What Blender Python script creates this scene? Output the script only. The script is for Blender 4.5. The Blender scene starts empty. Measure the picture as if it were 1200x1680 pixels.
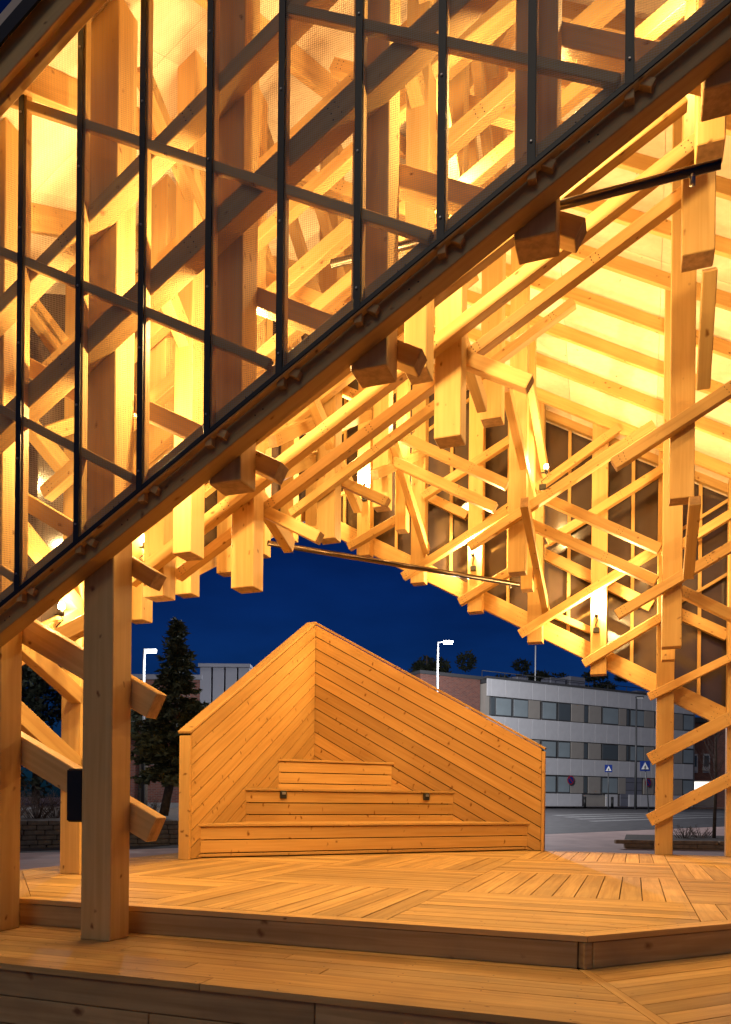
import bpy, bmesh, math, random
from mathutils import Vector, Matrix
random.seed(7)
sc = bpy.context.scene
COL = sc.collection

# ------------------------------------------------------------------ calibration
F, A, OX, OY, SI, SJ = 1248.3, 0.34032, -1.7796, 5.0257, 0.94, 0.9677
ROLL, Y0, CH = 0.0099, 1312.5, 0.757
E1 = Vector((math.cos(A), -math.sin(A), 0)); E2 = Vector((math.sin(A), math.cos(A), 0)); UP = Vector((0, 0, 1))
ORG = Vector((OX, OY, 0)); CAM = Vector((0, 0, CH))

# ------------------------------------------------------------------ camera
cd = bpy.data.cameras.new('camera'); cam = bpy.data.objects.new('camera', cd); COL.objects.link(cam)
cam.matrix_world = Matrix.Translation(CAM) @ Matrix.Rotation(math.pi / 2, 4, 'X') @ Matrix.Rotation(ROLL, 4, 'Z')
cd.sensor_fit = 'HORIZONTAL'; cd.sensor_width = 36; cd.lens = 36 * F / 1200
cd.shift_y = (Y0 - 840) / 1200; cd.clip_start = 0.05; cd.clip_end = 2000
sc.camera = cam

# ------------------------------------------------------------------ world, sun, exposure
w = bpy.data.worlds.new('World'); sc.world = w; w.use_nodes = True
nt = w.node_tree; nt.nodes.clear()
sky = nt.nodes.new('ShaderNodeTexSky'); sky.sky_type = 'NISHITA'; sky.sun_disc = False
sky.sun_elevation = math.radians(6); sky.sun_rotation = math.radians(205)
tint = nt.nodes.new('ShaderNodeMix'); tint.data_type = 'RGBA'; tint.blend_type = 'MULTIPLY'; tint.inputs[0].default_value = 1
tint.inputs[7].default_value = (0.006, 0.042, 0.22, 1)
bg = nt.nodes.new('ShaderNodeBackground'); bg.inputs['Strength'].default_value = 0.12
wo = nt.nodes.new('ShaderNodeOutputWorld')
wtc = nt.nodes.new('ShaderNodeTexCoord'); wmp = nt.nodes.new('ShaderNodeMapping'); wmp.inputs['Scale'].default_value = (2.2, 2.2, 7.0)
wnz = nt.nodes.new('ShaderNodeTexNoise'); wnz.inputs['Scale'].default_value = 1.6; wnz.inputs['Detail'].default_value = 5
wmr = nt.nodes.new('ShaderNodeMapRange'); wmr.inputs[1].default_value = .35; wmr.inputs[2].default_value = .7; wmr.inputs[3].default_value = .09; wmr.inputs[4].default_value = .16
nt.links.new(wtc.outputs['Generated'], wmp.inputs[0]); nt.links.new(wmp.outputs[0], wnz.inputs['Vector']); nt.links.new(wnz.outputs['Fac'], wmr.inputs[0]); nt.links.new(wmr.outputs[0], bg.inputs['Strength'])
nt.links.new(sky.outputs[0], tint.inputs[6]); nt.links.new(tint.outputs[2], bg.inputs['Color']); nt.links.new(bg.outputs[0], wo.inputs[0])
sl = bpy.data.lights.new('sun', 'SUN'); sun = bpy.data.objects.new('sun', sl); COL.objects.link(sun)
sl.energy = 0.32; sl.angle = math.radians(25); sl.color = (1.0, 0.84, 0.64)
sun.rotation_euler = (math.radians(48), 0, math.radians(-25))
sc.view_settings.view_transform = 'Standard'; sc.view_settings.look = 'None'
sc.view_settings.gamma = 1; sc.view_settings.exposure = 0.15
sc.render.engine = 'CYCLES'
sc.cycles.use_denoising = True
sc.cycles.max_bounces = 8; sc.cycles.diffuse_bounces = 5; sc.cycles.glossy_bounces = 2
sc.cycles.transparent_max_bounces = 12; sc.cycles.caustics_reflective = False; sc.cycles.caustics_refractive = False
sc.cycles.sample_clamp_indirect = 6

# ------------------------------------------------------------------ geometry helpers
def W(t, n, z): return ORG + E1 * t + E2 * n + UP * z
def ray(x, y):
    dx, dy = x - 600, y - Y0; c, s = math.cos(ROLL), math.sin(ROLL)
    return Vector(((dx * c + dy * s) / F, 1, (dx * s - dy * c) / F))
def hit(x, y, p0, nrm):
    r = ray(x, y); return CAM + r * ((p0 - CAM).dot(nrm) / r.dot(nrm))
def onN(x, y, n): return hit(x, y, W(0, n, 0), E2)
def onT(x, y, t): return hit(x, y, W(t, 0, 0), E1)
def onY(x, y, Y): return hit(x, y, Vector((0, Y, 0)), Vector((0, 1, 0)))
def onZ(x, y, z): return hit(x, y, Vector((0, 0, z)), UP)
def tn(p): q = p - ORG; return q.dot(E1), q.dot(E2)

def tag(o, label=None, cat=None, group=None, kind=None):
    if label: o['label'] = label
    if cat: o['category'] = cat
    if group: o['group'] = group
    if kind: o['kind'] = kind
    return o
WM = {}
def empty(name, loc, label=None, cat=None, group=None):
    o = bpy.data.objects.new(name, None); COL.objects.link(o); o.location = loc; o.empty_display_size = .2
    WM[o] = Matrix.Translation(loc); return tag(o, label, cat, group)
def put(name, me, mat, parent, mw):
    o = bpy.data.objects.new(name, me); COL.objects.link(o)
    if mat and not me.materials: me.materials.append(mat)
    if parent is not None:
        o.parent = parent; o.matrix_parent_inverse = WM[parent].inverted()
    o.matrix_basis = mw; WM[o] = mw.copy(); return o
def frame(x, up):
    x = x.normalized(); y = up.cross(x)
    if y.length < 1e-4: y = Vector((0, 1, 0)).cross(x)
    y.normalize(); z = x.cross(y); return Matrix((x, y, z)).transposed()
_boxes = {}
def box_mesh(l, b, h, bev=.004):
    k = (round(l, 4), round(b, 4), round(h, 4), bev)
    if k in _boxes: return _boxes[k]
    bm = bmesh.new(); bmesh.ops.create_cube(bm, size=1)
    for v in bm.verts: v.co = Vector((v.co.x * l, v.co.y * b, v.co.z * h))
    if bev: bmesh.ops.bevel(bm, geom=bm.edges[:], offset=min(bev, l * .2, b * .2, h * .2), segments=1, affect='EDGES')
    for f_ in bm.faces: f_.material_index = 1 if abs(f_.normal.x) > .9 else 0
    me = bpy.data.meshes.new('timber'); bm.to_mesh(me); bm.free(); _boxes[k] = me; return me
def box(name, c, x, up, l, b, h, mat, parent=None, bev=.004):
    """box centred at c: length l along x, width b sideways, height h along up"""
    me = box_mesh(l, b, h, bev)
    if me.materials and me.materials[0] is not mat:
        me = me.copy(); me.materials.clear()
    if not me.materials:
        me.materials.append(mat); me.materials.append(M['end'] if mat in (M.get('post'), M.get('beam')) else mat)
    MX = frame(x, up).to_4x4(); MX.translation = c
    return put(name, me, mat, parent, MX)
def mesh_obj(name, verts, faces, mat, parent=None, x=Vector((1, 0, 0)), up=UP, smooth=False, origin=None):
    vs = [Vector(v) for v in verts]
    c = origin or sum(vs, Vector()) / len(vs)
    R3 = frame(x, up); MX = R3.to_4x4(); MX.translation = c; Ri = R3.transposed()
    me = bpy.data.meshes.new(name); me.from_pydata([Ri @ (v - c) for v in vs], [], faces)
    if smooth:
        for p in me.polygons: p.use_smooth = True
    me.update(); return put(name, me, mat, parent, MX)
def prism(name, poly, vec, mat, parent=None, x=Vector((1, 0, 0)), up=UP):
    """extrude a planar polygon (world points) by vec"""
    n = len(poly); vs = list(poly) + [p + vec for p in poly]
    nr = (poly[1] - poly[0]).cross(poly[2] - poly[1])
    a = list(range(n)); b = [i + n for i in range(n)]
    if nr.dot(vec) > 0: fs = [a[::-1], b] + [[i, (i + 1) % n, (i + 1) % n + n, i + n] for i in range(n)]
    else: fs = [a, b[::-1]] + [[(i + 1) % n, i, i + n, (i + 1) % n + n] for i in range(n)]
    return mesh_obj(name, vs, fs, mat, parent, x, up)
def clip(poly, f):
    """keep the part of a 2D polygon where f(p) >= 0 (f linear)"""
    out = []
    for i in range(len(poly)):
        p, q = poly[i], poly[(i + 1) % len(poly)]; a, b = f(p), f(q)
        if a >= 0: out.append(p)
        if (a >= 0) != (b >= 0):
            k = a / (a - b); out.append((p[0] + (q[0] - p[0]) * k, p[1] + (q[1] - p[1]) * k))
    r = []
    for p in out:
        if not r or math.dist(p, r[-1]) > 1e-4: r.append(p)
    if len(r) > 1 and math.dist(r[0], r[-1]) < 1e-4: r.pop()
    return r if len(r) > 2 else []
def area(p): return abs(sum(p[i][0] * p[(i + 1) % len(p)][1] - p[(i + 1) % len(p)][0] * p[i][1] for i in range(len(p)))) / 2
def tube_geo(pts, rad, seg=8):
    vs, fs = [], []
    for i, p in enumerate(pts):
        d = (pts[min(i + 1, len(pts) - 1)] - pts[max(i - 1, 0)]).normalized()
        a = d.orthogonal().normalized(); b = d.cross(a); r = rad[i] if isinstance(rad, (list, tuple)) else rad
        vs += [p + a * r * math.cos(k * 2 * math.pi / seg) + b * r * math.sin(k * 2 * math.pi / seg) for k in range(seg)]
    for i in range(len(pts) - 1):
        for k in range(seg): fs.append([i * seg + k, i * seg + (k + 1) % seg, (i + 1) * seg + (k + 1) % seg, (i + 1) * seg + k])
    fs.append(list(range(seg))[::-1]); fs.append([(len(pts) - 1) * seg + k for k in range(seg)])
    return vs, fs
def tube(name, pts, rad, mat, parent=None, seg=8):
    vs, fs = tube_geo(pts, rad, seg); o = mesh_obj(name, vs, fs, mat, parent, smooth=True); return o
def sphere(name, c, r, mat, parent=None, sq=1):
    bm = bmesh.new(); bmesh.ops.create_uvsphere(bm, u_segments=14, v_segments=9, radius=r)
    for v in bm.verts: v.co.z *= sq
    for f_ in bm.faces: f_.smooth = True
    me = bpy.data.meshes.new(name); bm.to_mesh(me); bm.free()
    return put(name, me, mat, parent, Matrix.Translation(c))

# ------------------------------------------------------------------ materials
def mat_new(name):
    m = bpy.data.materials.new(name); m.use_nodes = True
    return m, m.node_tree, m.node_tree.nodes['Principled BSDF']
def simple(name, col, rough=.6, metal=0, emis=None, es=0, spec=None, noise=0, nscale=8, bump=0):
    m, t, p = mat_new(name); p.inputs['Base Color'].default_value = (*col, 1); p.inputs['Roughness'].default_value = rough
    p.inputs['Metallic'].default_value = metal
    if spec is not None: p.inputs['Specular IOR Level'].default_value = spec
    if emis: p.inputs['Emission Color'].default_value = (*emis, 1); p.inputs['Emission Strength'].default_value = es
    if noise or bump:
        tc = t.nodes.new('ShaderNodeTexCoord'); nz = t.nodes.new('ShaderNodeTexNoise'); nz.inputs['Scale'].default_value = nscale; nz.inputs['Detail'].default_value = 5
        t.links.new(tc.outputs['Object'], nz.inputs['Vector'])
        if noise:
            cr = t.nodes.new('ShaderNodeValToRGB'); cr.color_ramp.elements[0].position = .3; cr.color_ramp.elements[1].position = .7
            cr.color_ramp.elements[0].color = (*[c * (1 - noise) for c in col], 1); cr.color_ramp.elements[1].color = (*[min(1, c * (1 + noise)) for c in col], 1)
            t.links.new(nz.outputs['Fac'], cr.inputs[0]); t.links.new(cr.outputs[0], p.inputs['Base Color'])
        if bump:
            b = t.nodes.new('ShaderNodeBump'); b.inputs['Strength'].default_value = bump; b.inputs['Distance'].default_value = .02
            t.links.new(nz.outputs['Fac'], b.inputs['Height']); t.links.new(b.outputs[0], p.inputs['Normal'])
    return m
def wood(name, light, dark, knot=.55, kscale=6.0, kr=.085, rough=.5, grain=1.0, wear=0.0, bump=.12, kst=(.8, 1.15, 1.15)):
    m, t, p = mat_new(name); N = t.nodes.new; L = t.links.new
    tc = N('ShaderNodeTexCoord'); oi = N('ShaderNodeObjectInfo')
    off = N('ShaderNodeMath'); off.operation = 'MULTIPLY'; off.inputs[1].default_value = 57.0; L(oi.outputs['Random'], off.inputs[0])
    cmb = N('ShaderNodeCombineXYZ'); [L(off.outputs[0], cmb.inputs[k]) for k in range(3)]
    add = N('ShaderNodeVectorMath'); add.operation = 'ADD'; L(tc.outputs['Object'], add.inputs[0]); L(cmb.outputs[0], add.inputs[1])
    mp = N('ShaderNodeVectorMath'); mp.operation = 'MULTIPLY'; mp.inputs[1].default_value = (1.1, 26, 26); L(add.outputs[0], mp.inputs[0])
    g = N('ShaderNodeTexNoise'); g.inputs['Scale'].default_value = 1; g.inputs['Detail'].default_value = 4; g.inputs['Distortion'].default_value = .6; L(mp.outputs[0], g.inputs['Vector'])
    mp2 = N('ShaderNodeVectorMath'); mp2.operation = 'MULTIPLY'; mp2.inputs[1].default_value = (.5, 5, 5); L(add.outputs[0], mp2.inputs[0])
    g2 = N('ShaderNodeTexNoise'); g2.inputs['Scale'].default_value = 1; g2.inputs['Detail'].default_value = 3; L(mp2.outputs[0], g2.inputs['Vector'])
    mx = N('ShaderNodeMath'); mx.operation = 'MULTIPLY_ADD'; mx.inputs[1].default_value = .6; L(g.outputs['Fac'], mx.inputs[0])
    m2 = N('ShaderNodeMath'); m2.operation = 'MULTIPLY'; m2.inputs[1].default_value = .4; L(g2.outputs['Fac'], m2.inputs[0]); L(m2.outputs[0], mx.inputs[2])
    cr = N('ShaderNodeValToRGB'); e = cr.color_ramp.elements; e[0].position = .5 - .17 / grain; e[1].position = .5 + .14 / grain
    e[0].color = (*dark, 1); e[1].color = (*light, 1); L(mx.outputs[0], cr.inputs[0])
    # per-piece tone
    rv = N('ShaderNodeMapRange'); rv.inputs[3].default_value = .70; rv.inputs[4].default_value = 1.12; L(oi.outputs['Random'], rv.inputs[0])
    tone = N('ShaderNodeMix'); tone.data_type = 'RGBA'; tone.blend_type = 'MULTIPLY'; tone.inputs[0].default_value = 1
    L(cr.outputs[0], tone.inputs[6]); tcn = N('ShaderNodeCombineColor'); [L(rv.outputs[0], tcn.inputs[k]) for k in range(3)]; L(tcn.outputs[0], tone.inputs[7])
    # knots
    wob = N('ShaderNodeVectorMath'); wob.operation = 'MULTIPLY'; wob.inputs[1].default_value = kst; dn = N('ShaderNodeTexNoise'); dn.inputs['Scale'].default_value = 9; L(add.outputs[0], dn.inputs['Vector'])
    dsc = N('ShaderNodeVectorMath'); dsc.operation = 'SCALE'; dsc.inputs['Scale'].default_value = .09; L(dn.outputs['Color'], dsc.inputs[0])
    dad = N('ShaderNodeVectorMath'); dad.operation = 'ADD'; L(add.outputs[0], dad.inputs[0]); L(dsc.outputs[0], dad.inputs[1]); L(dad.outputs[0], wob.inputs[0])
    vo = N('ShaderNodeTexVoronoi'); vo.inputs['Scale'].default_value = kscale; L(wob.outputs[0], vo.inputs['Vector'])
    ck = N('ShaderNodeSeparateColor'); L(vo.outputs['Color'], ck.inputs[0])
    gt = N('ShaderNodeMath'); gt.operation = 'GREATER_THAN'; gt.inputs[1].default_value = knot; L(ck.outputs[0], gt.inputs[0])
    km = N('ShaderNodeMapRange'); km.inputs[1].default_value = kr * .45; km.inputs[2].default_value = kr * 1.5; km.inputs[3].default_value = 1; km.inputs[4].default_value = 0; L(vo.outputs['Distance'], km.inputs[0])
    kk = N('ShaderNodeMath'); kk.operation = 'MULTIPLY'; L(km.outputs[0], kk.inputs[0]); L(gt.outputs[0], kk.inputs[1])
    kf = N('ShaderNodeMath'); kf.operation = 'MULTIPLY'; kf.inputs[1].default_value = .92; L(kk.outputs[0], kf.inputs[0])
    km2 = N('ShaderNodeMix'); km2.data_type = 'RGBA'; km2.inputs[7].default_value = (dark[0] * .34, dark[1] * .22, dark[2] * .18, 1)
    L(kf.outputs[0], km2.inputs[0]); L(tone.outputs[2], km2.inputs[6])
    out = km2.outputs[2]
    if wear:
        wz = N('ShaderNodeTexNoise'); wz.inputs['Scale'].default_value = 2.3; wz.inputs['Detail'].default_value = 6; L(add.outputs[0], wz.inputs['Vector'])
        wr = N('ShaderNodeMapRange'); wr.inputs[1].default_value = .45; wr.inputs[2].default_value = .7; wr.inputs[4].default_value = wear; L(wz.outputs['Fac'], wr.inputs[0])
        wm = N('ShaderNodeMix'); wm.data_type = 'RGBA'; wm.inputs[7].default_value = (.16, .12, .085, 1); L(wr.outputs[0], wm.inputs[0]); L(out, wm.inputs[6]); out = wm.outputs[2]
    L(out, p.inputs['Base Color']); p.inputs['Roughness'].default_value = rough; p.inputs['Specular IOR Level'].default_value = .3
    b = N('ShaderNodeBump'); b.inputs['Strength'].default_value = bump; b.inputs['Distance'].default_value = .004; L(g.outputs['Fac'], b.inputs['Height']); L(b.outputs[0], p.inputs['Normal'])
    return m
M = {}
M['post'] = wood('pine_glulam', (.70, .48, .205), (.57, .355, .13), knot=.36, kscale=7, kr=.10)
M['beam'] = wood('pine_beam', (.69, .465, .19), (.54, .325, .115), knot=.30, kscale=8, kr=.105)
M['ply'] = wood('plywood', (.85, .75, .62), (.74, .61, .46), knot=.6, kscale=5, kr=.06, grain=.8)
M['bench'] = wood('bench_pine', (.64, .40, .145), (.49, .275, .08), knot=.3, kscale=6, kr=.125, grain=.8, kst=(1.5, .8, .8))
M['deck'] = wood('deck_pine', (.64, .42, .165), (.44, .265, .09), knot=.55, kscale=7, kr=.07, rough=.62, wear=.25, bump=.25, grain=1.25)
M['deck2'] = wood('deck_fascia_pine', (.58, .41, .20), (.40, .26, .11), knot=.35, kscale=5, kr=.12, rough=.7, wear=.35, grain=1.2)
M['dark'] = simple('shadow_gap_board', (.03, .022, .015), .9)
M['black'] = simple('black_steel', (.004, .004, .005), .45, .0)
M['blackp'] = simple('black_plastic', (.012, .012, .012), .5)
M['steel'] = simple('brown_steel_rod', (.16, .12, .09), .28, 1)
M['zinc'] = simple('galvanised_steel', (.45, .46, .47), .4, .9)
M['clad'] = simple('mesh_backed_sheet', (.062, .046, .045), .13, 0, spec=.8, noise=.12, nscale=3)
M['bulb'] = simple('bulb_glass_lit', (1, .9, .7), .3, emis=(1, .72, .36), es=60)
M['end'] = simple('end_grain', (.40, .25, .125), .75, noise=.25, nscale=22, bump=.3)
M['screw'] = simple('screw_head', (.05, .035, .025), .5, .5)
def mesh_mat():
    m, t, p = mat_new('wire_mesh'); N = t.nodes.new; L = t.links.new
    p.inputs['Base Color'].default_value = (.42, .39, .35, 1); p.inputs['Roughness'].default_value = .5; p.inputs['Metallic'].default_value = .4
    tc = N('ShaderNodeTexCoord'); sp = N('ShaderNodeSeparateXYZ'); L(tc.outputs['Object'], sp.inputs[0]); ms = []
    for k in (0, 2):
        a = N('ShaderNodeMath'); a.operation = 'MULTIPLY'; a.inputs[1].default_value = 1 / .0125; L(sp.outputs[k], a.inputs[0])
        b = N('ShaderNodeMath'); b.operation = 'FRACT'; L(a.outputs[0], b.inputs[0])
        c = N('ShaderNodeMath'); c.operation = 'LESS_THAN'; c.inputs[1].default_value = .08; L(b.outputs[0], c.inputs[0]); ms.append(c)
    mxx = N('ShaderNodeMath'); mxx.operation = 'MAXIMUM'; L(ms[0].outputs[0], mxx.inputs[0]); L(ms[1].outputs[0], mxx.inputs[1])
    tr = N('ShaderNodeBsdfTransparent'); mix = N('ShaderNodeMixShader'); L(mxx.outputs[0], mix.inputs[0]); L(tr.outputs[0], mix.inputs[1]); L(p.outputs[0], mix.inputs[2])
    L(mix.outputs[0], t.nodes['Material Output'].inputs['Surface']); return m
M['mesh'] = mesh_mat()

# ------------------------------------------------------------------ ground and roads
GZ = -.65
def gz(Y):
    k = min(1, max(0, (Y - 15) / 33)); return GZ + .95 * k * k * (3 - 2 * k)
FD = Vector((.877, .48, 0)).normalized(); FN = Vector((FD.y, -FD.x, 0)); FC = Vector((8.25, 52, 0))   # facade direction, its street side, its corner
def strip_mesh(name, pts_fn, us, vs_, mat, lift, kind='structure'):
    V, Fc = [], []
    for v in vs_:
        for u in us:
            p = pts_fn(u, v); V.append((p.x, p.y, gz(p.y) + lift))
    nu = len(us)
    for j in range(len(vs_) - 1):
        for i in range(nu - 1): Fc.append([j * nu + i, j * nu + i + 1, (j + 1) * nu + i + 1, (j + 1) * nu + i])
    me = bpy.data.meshes.new(name); me.from_pydata(V, [], Fc); me.update()
    o = put(name, me, mat, None, Matrix()); tag(o, kind=kind); return o
M['paving'] = simple('paving', (.36, .25, .225), .8, noise=.18, nscale=1.2, bump=.15)
M['asphalt'] = simple('asphalt', (.055, .053, .055), .75, noise=.25, nscale=3, bump=.2)
M['kerb'] = simple('kerb_stone', (.28, .27, .26), .8, noise=.15, nscale=5)
M['paint'] = simple('road_paint', (.20, .20, .20), .6, noise=.3, nscale=6)
ys = [-60, -20, 0, 8] + [13 + k * 1.5 for k in range(26)] + [60, 90, 140, 260, 500]
o = strip_mesh('ground', lambda u, v: Vector((u, v, 0)), [-400, -120, -50, -25, -12, 0, 12, 25, 50, 120, 400], ys, M['paving'], 0)
tag(o, 'reddish grey paved ground round the pavilion', None)
fw = lambda u, v: FC + FD * u + FN * v
us = [-60 + 4 * k for k in range(36)]
strip_mesh('road', fw, us, [3.2 + 1.4 * k for k in range(14)], M['asphalt'], .004)
strip_mesh('pavement', fw, us, [0.0, 1.5, 3.0], M['kerb'], .12)
ko = strip_mesh('kerb', fw, us, [2.95, 3.2], M['kerb'], .124)
for k, (v, u0, u1) in enumerate([(13.0, -6, 7), (14.3, -6.5, 6.5), (15.6, -7, 6), (16.9, -7.5, 5.5)]):
    mk = strip_mesh('road_marking', fw, [u0 + (u1 - u0) * i / 6 for i in range(7)], [v, v + .45], M['paint'], .009)

# ------------------------------------------------------------------ decks
DZ = -.19
UD = [(-1.0, .32), (3.11, .32), (5.6, 2.81), (5.6, 7.0), (4.85, 7.86), (-1.2, 7.86), (-2.6, 6.6), (-2.6, 1.9)]
def inward(poly, d):
    fs = []
    for i in range(len(poly)):
        p, q = poly[i], poly[(i + 1) % len(poly)]; ex, ey = q[0] - p[0], q[1] - p[1]; l = math.hypot(ex, ey)
        fs.append(lambda s, p=p, nx=-ey / l, ny=ex / l: (s[0] - p[0]) * nx + (s[1] - p[1]) * ny - d)
    return fs
def inset(poly, d):
    out = []; n = len(poly)
    for i in range(n):
        a, b, c = poly[i - 1], poly[i], poly[(i + 1) % n]
        def nn(p, q): l = math.dist(p, q); return (-(q[1] - p[1]) / l, (q[0] - p[0]) / l)
        n1, n2 = nn(a, b), nn(b, c); den = 1 + n1[0] * n2[0] + n1[1] * n2[1]
        out.append((b[0] + d * (n1[0] + n2[0]) / den, b[1] + d * (n1[1] + n2[1]) / den))
    return out
deck = tag(empty('upper_deck', W(1.9, 4, 0)), 'upper timber deck laid in square parquet fields of planks', kind='structure')
lower = tag(empty('lower_deck', W(1.5, -.3, DZ)), 'lower timber step deck of long boards in front of the parquet deck', kind='structure')
TH = .028
SCREWS = []
ins = inward(UD, .125)
t0s = [-2.0 - 1.88 + 1.88 * k - 0 + .0 for k in range(7)]
for a in range(6):
    for b in range(5):
        ta, na = -3.76 + 1.88 * a, .17 + 1.935 * b
        # rows meet at n = 2.105 + 1.935 k, fields at t = 1.88 k
        alongn = (a + b) % 2 == 0
        for k in range(11):
            g = .0045
            if alongn: poly = [(ta + k * 1.88 / 11 + g, na + g), (ta + (k + 1) * 1.88 / 11 - g, na + g), (ta + (k + 1) * 1.88 / 11 - g, na + 1.935 - g), (ta + k * 1.88 / 11 + g, na + 1.935 - g)]
            else: poly = [(ta + g, na + k * 1.935 / 11 + g), (ta + 1.88 - g, na + k * 1.935 / 11 + g), (ta + 1.88 - g, na + (k + 1) * 1.935 / 11 - g), (ta + g, na + (k + 1) * 1.935 / 11 - g)]
            for f_ in ins:
                poly = clip(poly, f_)
                if not poly: break
            if not poly or area(poly) < .004: continue
            dz = random.uniform(-.0015, .0015)
            ln = max(math.dist(p, q) for p in poly for q in poly)
            if ln > .5:
                cu, cv = ta + .94, na + .9675; u_, v_ = (0, 1) if alongn else (1, 0)
                mid = [sum(p[0] for p in poly) / len(poly), sum(p[1] for p in poly) / len(poly)]
                L2 = max(abs((p[0] - mid[0]) * u_ + (p[1] - mid[1]) * v_) for p in poly) - .045
                for sg in (-1, 0, 1):
                    for sd in (-.045, .045): SCREWS.append(W(mid[0] + u_ * sg * L2 + v_ * sd, mid[1] + v_ * sg * L2 + u_ * sd, .0022))
            prism('plank', [W(p[0], p[1], dz) for p in poly], UP * -TH, M['deck'], deck, E2 if alongn else E1)
UI = inset(UD, .12)
for i in range(len(UD)):
    j = (i + 1) % len(UD); o4 = [UD[i], UD[j], UI[j], UI[i]]
    d = W(*UD[j], 0) - W(*UD[i], 0); l = d.length; d.normalize()
    sh = [W(*o4[0], 0) + d * .002, W(*o4[1], 0) - d * .002, W(*o4[2], 0) - d * .002, W(*o4[3], 0) + d * .002]
    prism('edge_board', sh, UP * -.034, M['deck'], deck, d)
    k0 = inset(UD, .022)
    a, b = W(*k0[i], 0), W(*k0[j], 0)
    box('riser_board', (a + b) / 2 + UP * -.114, d, UP, (b - a).length - .09, .03, .15, M['deck2'], deck)
for i in range(len(UD)):
    p = W(*inset(UD, .03)[i], -.114); box('corner_post', p, E1 + E2 if i % 2 else E1, UP, .055, .055, .15, M['deck2'], deck)
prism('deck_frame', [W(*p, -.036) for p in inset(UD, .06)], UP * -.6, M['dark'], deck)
# lower deck: front boards run with e1, right boards run with the slanted edge
LD = [(-3.6, -.77), (3.55, -.77), (7.0, 2.68), (7.0, 8.6), (-3.6, 8.6)]
mit = ((3.11, .32), (3.55, -.77)); mdx, mdy = mit[1][0] - mit[0][0], mit[1][1] - mit[0][1]; ml = math.hypot(mdx, mdy)
left_of = lambda p, d=0: ((p[0] - mit[0][0]) * mdy - (p[1] - mit[0][1]) * mdx) / ml - d
bw = .1425
for k in range(8):
    n0 = -.77 + k * bw
    if n0 > .33: break
    cuts = [-3.6] + {0: [-1.2, 1.27], 1: [-.4], 2: [1.0, ], 3: [-.55, 1.75], 4: [-1.3, .35], 5: [1.4], 6: [-.2], 7: []}[k] + [4.5]
    for c in range(len(cuts) - 1):
        g = .003; top = min(n0 + bw, .345)
        poly = [(cuts[c] + g, n0 + g), (cuts[c + 1] - g, n0 + g), (cuts[c + 1] - g, top - g), (cuts[c] + g, top - g)]
        poly = clip(poly, lambda p: left_of(p, .05))
        if poly and area(poly) > .01: prism('board', [W(p[0], p[1], DZ + random.uniform(-.001, .001)) for p in poly], UP * -.034, M['deck'], lower, E1)
d45 = (E1 + E2).normalized()
for k in range(8):
    # coordinates along the slanted edge (s) and outwards (q); the edge passes (3.11,.32)
    q0, q1 = -.03 + k * bw, -.03 + (k + 1) * bw; g = .003
    def sq(s, q): return (3.11 + (s + q) / math.sqrt(2), .32 + (s - q) / math.sqrt(2))
    cut = [-2, 1.6 + .9 * ((k * 7) % 3), 6]
    for c in range(2):
        poly = [sq(cut[c] + g, q0 + g), sq(cut[c] + g, q1 - g), sq(cut[c + 1] - g, q1 - g), sq(cut[c + 1] - g, q0 + g)]
        poly = clip(poly, lambda p: -left_of(p, 0) - .012)
        if poly and area(poly) > .01: prism('board', [W(p[0], p[1], DZ + random.uniform(-.001, .001)) for p in poly], UP * -.034, M['deck'], lower, d45)
mv = Vector((mdx, mdy, 0)).normalized()
pm = [(mit[0][0], mit[0][1])]; nx, ny = -mdy / ml, mdx / ml
strip = [(mit[0][0] + s * nx * -1 + u * mdx, mit[0][1] + s * ny * -1 + u * mdy) for s, u in ((.046, 0), (.046, 1.02), (-.008, 1.02), (-.008, 0))]
prism('mitre_board', [W(p[0], p[1], DZ + .001) for p in strip], UP * -.034, M['deck'], lower, E1 * mdx + E2 * mdy)
for r in range(3):
    zz = DZ - .036 - .075 - r * .156
    cuts = [[-3.6, 1.9, 3.53], [-3.6, .95, 3.53], [-3.6, -1, 2.4, 3.53]][r]
    for c in range(len(cuts) - 1):
        L_ = cuts[c + 1] - cuts[c] - .006
        box('skirt_board', W((cuts[c] + cuts[c + 1]) / 2, -.73, zz), E1, UP, L_, .028, .15, M['deck2'], lower)
    box('skirt_board', W(3.52 + 2.4, -.74 + 2.4, zz), d45, UP, 6.7, .028, .15, M['deck2'], lower)
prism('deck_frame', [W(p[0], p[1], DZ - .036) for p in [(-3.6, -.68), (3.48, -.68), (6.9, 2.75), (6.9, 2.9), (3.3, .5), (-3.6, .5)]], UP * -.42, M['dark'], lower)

for k in range(8):
    for u in range(14): SCREWS.append(W(-3.0 + .47 * u + random.uniform(-.01, .01), -.77 + bw * (k + random.choice((.25, .75))), DZ + .0022)) if -.77 + bw * (k + 1) < .34 and -3.0 + .47 * u < 3.2 else None
V, Fc = [], []
for p in SCREWS:
    i0 = len(V); V += [p + (E1 * math.cos(u * math.pi / 3) + E2 * math.sin(u * math.pi / 3)) * .0058 for u in range(6)]; Fc.append(list(range(i0, i0 + 6)))
tag(mesh_obj('deck_screws', V, Fc, M['screw'], deck), kind='stuff')

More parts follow.
